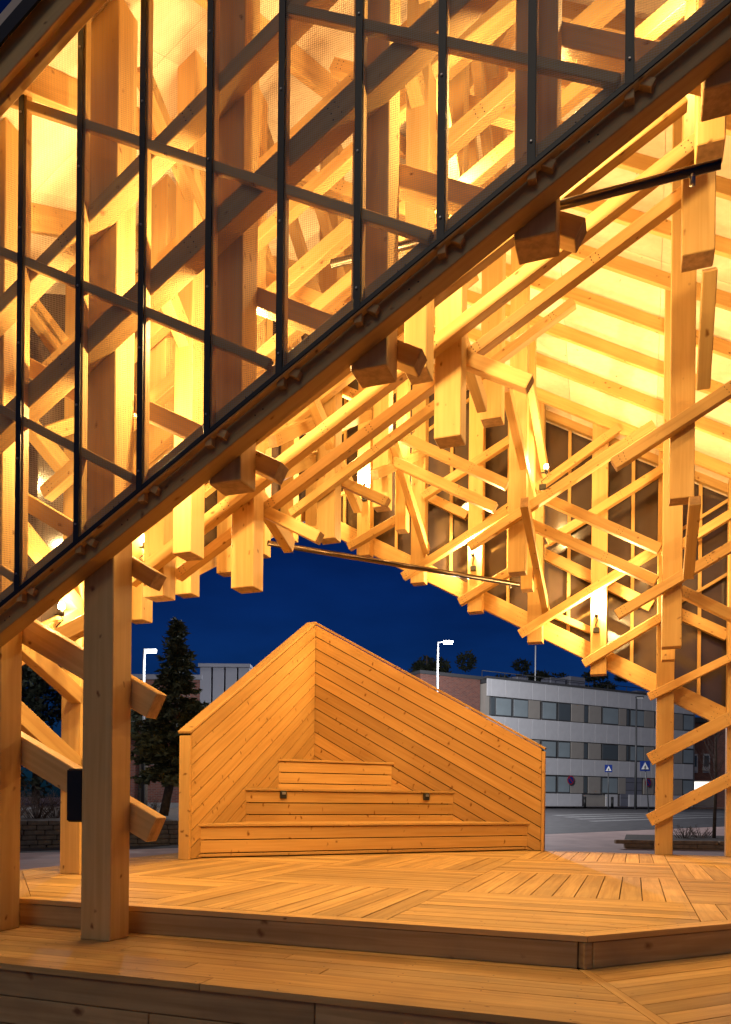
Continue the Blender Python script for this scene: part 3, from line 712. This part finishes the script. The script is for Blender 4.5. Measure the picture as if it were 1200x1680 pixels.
# ------------------------------------------------------------------ white office building
GB = gz(56) + .12; HBD = 8.75
ofc = empty('office_building', FC + UP * GB, 'white panelled three-storey office block with dark window bands across the road', 'building')
FL = 21.5
def fb(name, u0, u1, z0, z1, d, mat, par, depth=.12):
    """box on the facade: u along it, z up, front face d metres proud of the wall line"""
    c_ = FC + FD * (u0 + u1) / 2 + FN * (d - depth / 2) + UP * (GB + (z0 + z1) / 2)
    return box(name, c_, FD, UP, u1 - u0, depth, z1 - z0, mat, par, .01)
box('wall', FC + FD * FL / 2 - FN * 5.2 + UP * (GB + HBD / 2 - .15), FD, UP, FL, 10, HBD - .35, M['tan'], ofc, 0)
rows = [(0, .95), (2.25, 3.5), (4.75, 6.2), (7.55, HBD)]
MOD = 1.22
for r, (z0, z1) in enumerate(rows):
    for k in range(17):
        u0, u1 = k * MOD + .3, (k + 1) * MOD + .3
        if r == 0 and (7 <= k <= 8 or k == 10): continue
        if r == 3: fb('facade_panel', u0 + .01, u1 - .01, z0 + .0, z1, .03, M['panel'], ofc)
        else: fb('facade_panel', u0 + .01, u1 - .01, z0 + .02, z1 - .02, .03, M['panel'], ofc)
    fb('corner_trim', 0, .3, z0, z1, .03, M['panel'], ofc)
pat = [(.3, .75, 'd'), (.75, 2.2, 'g'), (2.3, 3.7, 'g'), (3.7, 4.75, 't'), (4.95, 6.35, 'g'), (6.5, 7.7, 'g'), (7.75, 9.0, 't'), (9.0, 9.45, 'd'), (9.5, 10.75, 't'), (10.9, 12.6, 'g'), (12.6, 13.4, 't'),
       (13.45, 13.75, 'd'), (13.85, 15.4, 'g'), (15.4, 16.5, 't'), (16.6, 17.0, 'd'), (17.1, 18.6, 'g'), (18.7, 19.8, 't'), (19.9, 21.2, 'g')]
for z0, z1 in ((.95, 2.25), (3.5, 4.75), (6.2, 7.55)):
    for u0, u1, k in pat:
        if z0 < 1 and u0 > 12.7 and u0 < 15: continue
        if k == 't': fb('tan_panel', u0, u1, z0 + .03, z1 - .03, -.02, M['tan'], ofc)
        else:
            fr = fb('window', u0, u1, z0 + .03, z1 - .03, -.04, M['alu'], ofc)
            fb('pane', u0 + .07, u1 - .07, z0 + .1, z1 - .1, -.032, M['blind' if (k == 'g' and random.random() < .8) else 'glass'], fr, .03)
gar = fb('garage_door', 12.9, 15.2, .05, 2.5, -.05, M['cabin'], ofc)
for z in (.65, 1.25, 1.85): fb('door_groove', 12.9, 15.2, z, z + .05, -.043, M['alu'], gar, .02)
fb('roof_edge', -.1, FL + .1, HBD - .02, HBD + .14, .09, M['roofg'], ofc, .5)
box('roof', FC + FD * FL / 2 - FN * 5.3 + UP * (GB + HBD - .1), FD, UP, FL, 9.6, .3, M['roofg'], ofc, 0)
for u, v, l, h in ((5.2, 3, 1.1, .9), (8.3, 2.6, 1.5, 1.0), (10.5, 2.8, 1.6, 1.3), (17.8, 3, 1.2, .8)):
    box('roof_unit', FC + FD * u - FN * v + UP * (GB + HBD + h / 2), FD, UP, l, 1.1, h, M['cabin'], ofc, .04)
for u in range(0, 22, 2): tube('rail_post', [FC + FD * u - FN * .6 + UP * (GB + HBD), FC + FD * u - FN * .6 + UP * (GB + HBD + .6)], .025, M['pole'], ofc, 5)
tube('roof_rail', [FC - FN * .6 + UP * (GB + HBD + .6), FC + FD * FL - FN * .6 + UP * (GB + HBD + .6)], .03, M['pole'], ofc, 5)
tube('flag_mast', [FC + FD * 6.0 - FN * 2 + UP * (GB + HBD), FC + FD * 6.0 - FN * 2 + UP * (GB + HBD + 3.2)], .05, M['signw'], ofc, 6)
# brick wing left of it
bwg = empty('brick_wing', FC - FD * 5 + UP * GB, 'dark brick wing left of the white office block, behind the bench peak', 'building')
box('wall', FC - FD * 2.6 - FN * 4.6 + UP * (GB + 4.35), FD, UP, 4.9, 8, 8.7, M['brick'], bwg, 0)
box('roof_edge', FC - FD * 2.6 - FN * 4.6 + UP * (GB + 8.8), FD, UP, 5.1, 8.3, .22, M['roofg'], bwg, .01)
for u in (-3.8, -1.6):
    wn = box('window', FC + FD * u - FN * .62 + UP * (GB + 6), FD, UP, 1.3, .1, 1.5, M['white'], bwg, .01)
    box('pane', FC + FD * u - FN * .56 + UP * (GB + 6), FD, UP, 1.1, .04, 1.3, M['glass'], wn, 0)
# brick building at the right edge
RB = onY(1150, 1300, 66); rb = empty('brick_building', Vector((RB.x, 66, GB)), 'red brick building with lit entrance at the right, beyond the road', 'building')
rd = Vector((1, .12, 0)).normalized(); rn = Vector((rd.y, -rd.x, 0)); rx = onY(1108, 1300, 66).x
def rbx(name, x0, x1, y0, y1, d, mat, par, dep=.15):
    a, b = onY(x0, y1, 66 - d), onY(x1, y0, 66 - d)
    return box(name, Vector(((a.x + b.x) / 2, 66 - d + dep / 2, (a.z + b.z) / 2)), Vector((1, 0, 0)), UP, b.x - a.x, dep, b.z - a.z, mat, par, .01)
rbx('wall', 1104, 1330, 1184, 1328, 0, M['brick'], rb, 8)
rbx('roof_edge', 1102, 1334, 1179, 1185, .15, M['roofg'], rb, 8.3)
for x in (1116, 1134, 1154, 1250, 1275):
    f_ = rbx('window', x, x + 12, 1237, 1268, .06, M['white'], rb); rbx('pane', x + 2, x + 10, 1240, 1258, .09, M['glass'], f_, .08)
    rbx('vent_box', x + 1, x + 10, 1259, 1264, .3, M['white'], f_, .3)
dr = rbx('entrance', 1133, 1176, 1281, 1324, .06, M['white'], rb); rbx('lit_pane', 1136, 1173, 1283, 1300, .09, M['lit'], dr, .06); rbx('door_leaf', 1136, 1173, 1301, 1323, .09, M['tan'], dr, .06)
rbx('lit_sign', 1120, 1126, 1290, 1306, .3, M['lit'], rb, .3)
# brick hall with grey metal upper storey at left
LB = 38.0
hall = empty('brick_hall', Vector((onY(280, 1300, LB).x, LB, gz(LB))), 'red brick hall with grey metal upper storey behind the conifer', 'building')
def hbx(name, x0, x1, y0, y1, d, mat, par, dep=.15):
    a, b = onY(x0, y1, LB - d), onY(x1, y0, LB - d)
    return box(name, Vector(((a.x + b.x) / 2, LB - d + dep / 2, (a.z + b.z) / 2)), Vector((1, 0, 0)), UP, b.x - a.x, dep, b.z - a.z, mat, par, .01)
hbx('wall', 120, 330, 1112, 1336, 0, M['brick'], hall, 9)
hbx('roof_edge', 118, 332, 1107, 1113, .15, M['cabin'], hall, 9.3)
for k, x in enumerate((326, 347, 368, 389)): hbx('metal_panel', x + .03, x + 20.97, 1093 + 0, 1336, .12, M['cabin'], hall, 8)
hbx('roof_trim', 325, 411, 1089, 1094, .3, M['cabin'], hall, 8.4)
hbx('plinth', 120, 330, 1318, 1334, .08, M['kerb'], hall, .2)
s_ = hbx('blue_sign', 215, 221, 1191, 1199, .2, M['blue'], hall, .1)

# ------------------------------------------------------------------ street furniture
def street_lamp(px, py, Y, label, arm, power, lit=True):
    top = onY(px, py, Y); base = Vector((top.x - arm, Y, gz(Y)))
    e = empty('street_lamp', base, label, 'street lamp', 'street lamps')
    tube('pole', [base, base + UP * (top.z - gz(Y)) * .5, Vector((base.x, Y, top.z + .1))], [.09, .07, .05], M['pole'], e, 10)
    tube('arm', [Vector((base.x, Y, top.z + .08)), Vector((top.x, Y, top.z + .16))], .035, M['pole'], e, 8)
    box('lamp_head', top + UP * .13, Vector((1, 0, 0)), UP, .5, .24, .1, M['pole'], e, .03)
    box('lamp_lens', top + UP * .055, Vector((1, 0, 0)), UP, .38, .18, .05, M['lampglow'] if lit else M['signw'], e, .01)
    if lit:
        ld = bpy.data.lights.new('lamp_light', 'POINT'); ld.energy = power; ld.color = (.95, .95, 1); ld.shadow_soft_size = .15
        lo = bpy.data.objects.new('lamp_light', ld); COL.objects.link(lo); lo.parent = e; lo.matrix_parent_inverse = WM[e].inverted(); lo.location = top - UP * .35 + Vector((.45, -.5, 0))
    return e
street_lamp(735, 1057, 38, 'lit street lamp above the right slope of the bench wing', .5, 7000)
street_lamp(247, 1072, 30, 'lit street lamp left of the conifer', .25, 1000)
street_lamp(1050, 1147, 49, 'tall grey unlit street lamp pole before the white office block', .2, 0, False)
M['fig'] = simple('sign_black', (.01, .01, .01), .5)
def flat(name, pts2, c, y, mat, par, th=.006):
    return prism(name, [Vector((c.x + a, y, c.z + b)) for a, b in pts2], Vector((0, th, 0)), mat, par)
def crossing_sign(px, py, Y, label, s, lean=0.0):
    c = onY(px, py, Y); e = empty('crossing_sign', Vector((c.x, Y, gz(Y))), label, 'road sign', 'crossing signs')
    tube('pole', [Vector((c.x - lean, Y + .05, gz(Y))), Vector((c.x, Y + .05, c.z + s * .5))], .035, M['pole'], e, 8)
    q = s / 2
    pl = flat('sign_plate', [(-q, -q), (q, -q), (q, q), (-q, q)], c, Y, M['blue'], e, .02)
    flat('triangle', [(-q * .75, -q * .65), (q * .75, -q * .65), (0, q * .75)], c, Y - .008, M['signw'], pl)
    for poly in ([(-.05, .28), (.03, .34), (.1, .28), (.03, .2)], [(-.08, .18), (.08, .18), (.06, -.1), (-.06, -.1)], [(-.06, -.1), (.0, -.1), (-.2, -.5), (-.28, -.5)], [(0, -.1), (.07, -.1), (.25, -.5), (.16, -.5)], [(-.08, .18), (-.04, .1), (-.25, -.1), (-.28, -.04)], [(.08, .18), (.04, .1), (.22, -.08), (.26, -.02)]):
        flat('pedestrian_figure', [(a * s * .42, b * s * .55 - .06) for a, b in poly], c, Y - .016, M['fig'], pl)
crossing_sign(999, 1261, 45, 'blue pedestrian crossing sign on the far pavement, the smaller one', .44, -.03)
crossing_sign(1059, 1257, 41, 'blue pedestrian crossing sign nearest the right leg, the larger one', .54, -.25)
def round_sign(px, py, label, r):
    p = hit(px, py, FC + FN * .15, FN); e = empty('parking_sign', p, label, 'road sign', 'round signs on the office wall')
    for nm, rr, mt, d in (('sign_disc', r, M['red'], 0), ('sign_face', r * .78, M['blue'], .012)):
        o = prism(nm, [p + FN * d + FD * rr * math.cos(a * math.pi / 12) + UP * rr * math.sin(a * math.pi / 12) for a in range(24)], FN * -.01, mt, e)
    a_, b_ = (FD + UP).normalized(), (FD - UP).normalized()
    box('red_slash', p + FN * .02, b_, a_, r * 1.7, .008, r * .2, M['red'], e, 0)
    box('wall_clip', p - FN * .06, FN, UP, .12, .06, .06, M['pole'], e, 0)
round_sign(937, 1280, 'round blue sign with red rim on the office wall left of the garage', .33)
round_sign(1064, 1284, 'round blue sign with red rim on the office wall right of the garage', .33)
for px, Y in ((960, 50.5), (1005, 50.5)):
    p = onY(px, 1318, Y); b = empty('bollard', Vector((p.x, Y, gz(Y) + .12)), 'small dark bollard at the office wall, ' + ('left one' if px < 990 else 'right one'), 'bollard', 'bollards')
    tube('shaft', [Vector((p.x, Y, gz(Y) + .12)), Vector((p.x, Y, gz(Y) + .75))], .09, M['blackp'], b, 10); sphere('cap', Vector((p.x, Y, gz(Y) + .76)), .1, M['blackp'], b, .6)

# ------------------------------------------------------------------ planters
def stone_wall(name, p0, p1, z0, courses, bh, bl, dep, mat, label):
    d = (p1 - p0); L_ = d.length; d.normalize(); side = UP.cross(d)
    e = empty(name, Vector(((p0.x + p1.x) / 2, (p0.y + p1.y) / 2, z0)), label, 'planter')
    box('backing', (p0 + p1) / 2 + UP * (z0 + courses * bh / 2 - p0.z) + side * .04, d, UP, L_, dep - .1, courses * bh - .04, M['soil'], e, 0)
    for c_ in range(courses):
        u = -(c_ % 2) * bl * .5
        while u < L_:
            l = bl * random.choice((.8, 1, 1.2)); a, b = max(0, u), min(L_, u + l)
            if b - a > .08:
                l2 = round((b - a) * 20) / 20 - .012
                box('stone', Vector((p0.x, p0.y, 0)) + d * (a + b) / 2 + UP * (z0 + (c_ + .5) * bh) + side * random.uniform(-.012, .012), d, UP, max(.06, l2), dep, bh - .012, mat, e, .012)
            u += l
    return e
g1 = onZ(-40, 1396, GZ); g2 = onZ(300, 1391, GZ); z0 = GZ
lw = stone_wall('planter_wall', Vector((g1.x, g1.y, 0)), Vector((g2.x, g2.y, 0)), GZ, 6, .13, .42, .3, M['stone'], 'low grey stone planter wall behind the left legs')
soil = mesh_obj('planter_soil', [Vector((g1.x, g1.y, GZ + .76)), Vector((g2.x, g2.y, GZ + .76)), Vector((g2.x - 1, g2.y + 11, GZ + 1.0)), Vector((g1.x - 3, g1.y + 11, GZ + 1.0))], [[0, 1, 2, 3]], M['soil']); tag(soil, kind='structure')
sp = onZ(1020, 1398, GZ); sq_ = onZ(1300, 1402, GZ)
tw = empty('timber_planter', Vector(((sp.x + sq_.x) / 2, sp.y, GZ)), 'low planter edge of stacked old timber sleepers at right, beyond the deck', 'planter')
dv = Vector((sq_.x - sp.x, sq_.y - sp.y, 0)); Lq = dv.length; dv.normalize()
for r in range(3):
    u = -.15 * r + random.uniform(0, .3)
    while u < Lq:
        l = random.uniform(1.2, 2.0); box('sleeper', Vector((sp.x, sp.y, GZ + .06 + .115 * r)) + dv * (u + l / 2) + Vector((0, random.uniform(-.03, .03), 0)), dv, UP, l - .02, .2, .11, M['sleeper'], tw, .015); u += l
ts = mesh_obj('planter_soil', [Vector((sp.x + .1, sp.y + .1, GZ + .3)), Vector((sq_.x, sq_.y + .1, GZ + .3)), Vector((sq_.x, sq_.y + 4, GZ + .33)), Vector((sp.x + 1.5, sp.y + 4, GZ + .33))], [[0, 1, 2, 3]], M['soil']); tag(ts, kind='structure')

# ------------------------------------------------------------------ vegetation
def leaf_cloud(name, pts, size, mat, parent, seg=4):
    V, Fc = [], []
    for p, d, s in pts:
        d = d.normalized(); a = d.orthogonal().normalized(); a = Matrix.Rotation(random.uniform(0, 6.28), 3, d) @ a
        i = len(V); V += [p - a * s * .3, p + d * s * .5 + a * s * .12, p + d * s, p + a * s * .3]; Fc.append([i, i + 3, i + 1]); Fc.append([i, i + 1, i + 2]) if seg > 3 else None
    return mesh_obj(name, V, Fc, mat, parent, origin=WM[parent].translation)
def spruce(px, pytop, pybot, Y, label, widths):
    top = onY(px, pytop, Y); bot = onY(px, pybot, Y); H = top.z - bot.z
    e = empty('conifer', Vector((bot.x, Y, bot.z)), label, 'tree')
    tube('trunk', [Vector((bot.x - .35, Y, bot.z)), Vector((bot.x - .08, Y, bot.z + H * .25)), Vector((bot.x, Y, bot.z + H * .6)), top], [.14, .11, .06, .015], M['bark'], e, 10)
    pts = []; br = []
    n = 230
    for k in range(n):
        f_ = k / n; z = bot.z + H * (.17 + .83 * f_); r = 0
        for (f0, w0), (f1, w1) in zip(widths, widths[1:]):
            if f0 <= f_ <= f1: r = w0 + (w1 - w0) * (f_ - f0) / (f1 - f0)
        r *= random.uniform(.65, 1.12); a = random.uniform(0, 6.283)
        d = Vector((math.cos(a), math.sin(a), 0)); st = Vector((bot.x - .08 * (1 - f_), Y, z)); m = max(3, int(r * 16))
        en = st + d * r + UP * (-.18 * r + .1 * f_)
        br.append((st, en))
        for q in range(m * 6):
            u = random.uniform(.15, 1) ; p = st.lerp(en, u) + Vector((random.gauss(0, .05), random.gauss(0, .05), random.gauss(0, .035)))
            dirv = (d * random.uniform(.2, 1) + Vector((random.uniform(-1, 1), random.uniform(-1, 1), random.uniform(-.5, .5))) * .8)
            pts.append((p, dirv, random.uniform(.10, .22)))
    leaf_cloud('crown', pts, .15, M['spruce'], e)
    V, Fc = [], []
    for a, b in br:
        vs, fs = tube_geo([a, b], [.018, .004], 4); i = len(V); V += vs; Fc += [[x + i for x in f_] for f_ in fs]
    mesh_obj('branches', V, Fc, M['bark'], e)
spruce(288, 1022, 1338, 22.5, 'dark conifer with ragged crown left of the bench', [(0, 1.0), (.12, 1.3), (.3, 1.25), (.5, 1.0), (.56, .66), (.75, .5), (1, .04)])
def broadleaf(px, py, pyb, Y, rx, rz, label, n=2600, lumps=9):
    c_ = onY(px, py, Y); e = empty('background_tree', Vector((c_.x, Y, gz(Y))), label, 'tree', 'dark trees in the background')
    tube('trunk', [Vector((c_.x, Y, gz(Y))), Vector((c_.x + .1, Y, c_.z - rz * .2)), Vector((c_.x, Y, c_.z + rz * .5))], [.25, .18, .06], M['bark'], e, 8)
    cen = [(Vector((random.gauss(0, .5) * rx, random.gauss(0, .4) * rx, random.gauss(0, .42) * rz)), random.uniform(.3, .5)) for _ in range(lumps)]
    pts = []
    for _ in range(n):
        q, s = random.choice(cen); v = Vector((random.gauss(0, 1), random.gauss(0, 1), random.gauss(0, 1))).normalized() * random.uniform(.55, 1) * s
        p = c_ + q + Vector((v.x * rx, v.y * rx, v.z * rz)); p.y = Y + (p.y - c_.y)
        pts.append((p, Vector((random.uniform(-1, 1), random.uniform(-1, 1), random.uniform(-.6, 1))), random.uniform(.25, .5)))
    leaf_cloud('crown', pts, .4, M['leaf'], e)
broadleaf(700, 1095, 1200, 75, 2.6, 2.4, 'dark round tree behind the lit street lamp')
broadleaf(885, 1118, 1200, 88, 3.0, 2.0, 'dark tree crown above the white office roof')
broadleaf(975, 1122, 1200, 92, 3.0, 1.8, 'low dark tree crown above the right part of the office roof')
broadleaf(60, 1150, 1300, 44, 4.0, 4.2, 'large dark tree between the left legs', 4200, 14)
broadleaf(20, 1230, 1300, 42, 3.2, 2.6, 'dark bushy tree low between the left legs', 2600)
broadleaf(235, 1160, 1300, 36, .9, 1.3, 'small dark tree between the conifer and the front leg', 900, 5)
def bare_shrub(p, H, R, n, label, name='bare_shrub', cat='shrub', trunk=None):
    e = empty(name, p, label, cat, None); V, Fc = [], []
    def add(a, b, r0, r1):
        vs, fs = tube_geo([a, b], [r0, r1], 4); i = len(V); V.extend(vs); Fc.extend([[x + i for x in f_] for f_ in fs])
    for _ in range(n):
        a = random.uniform(0, 6.28); q = p + Vector((math.cos(a), math.sin(a), 0)) * R * .35 * random.random()
        if trunk: q = p + UP * H * random.uniform(.35, .95)
        d = Vector((math.cos(a) * .6, math.sin(a) * .6, random.uniform(.5, 1.2))).normalized(); l = H * random.uniform(.5, .9) * (.35 if trunk else 1)
        m = q + d * l * .5; t_ = m + (d + Vector((random.uniform(-.4, .4), random.uniform(-.4, .4), .1))).normalized() * l * .5
        add(q, m, .011, .007); add(m, t_, .007, .003)
        for _k in range(4):
            s = q.lerp(t_, random.uniform(.3, 1)); add(s, s + Vector((random.uniform(-1, 1), random.uniform(-1, 1), random.uniform(-.1, 1))).normalized() * l * .25, .005, .002)
    mesh_obj('twigs', V, Fc, M['twig'], e)
    if trunk: tube('trunk', [p, p + UP * H * .5 + Vector((.05, 0, 0)), p + UP * H], [trunk, trunk * .7, .015], M['bark'], e, 8)
    return e
for k, (px, Y, H, lab) in enumerate([(60, 21.6, 1.25, 'bare twiggy shrub on the planter behind the left legs, left one'), (92, 21.9, 1.1, 'bare twiggy shrub on the planter beside the loudspeaker'), (236, 22.2, .9, 'bare twiggy shrub on the planter under the conifer'), (20, 22.5, 1.3, 'bare twiggy shrub half hidden by the left leg')]):
    p = onY(px, 1345, Y); bare_shrub(Vector((p.x, Y, GZ + .78)), H, .8, 42, lab)
for px, Y, H, lab in [(1125, 23.5, .55, 'low bare shrub on the timber planter right of the leg'), (1150, 24, .5, 'low bare shrub beside the thin tree on the timber planter')]:
    p = onY(px, 1380, Y); bare_shrub(Vector((p.x, Y, GZ + .32)), H, .8, 24, lab)
p = onY(1172, 1380, 23.8); bare_shrub(Vector((p.x, 23.8, GZ + .32)), 4.2, 1, 40, 'thin bare young tree on the timber planter at right', 'young_tree', 'tree', .06)
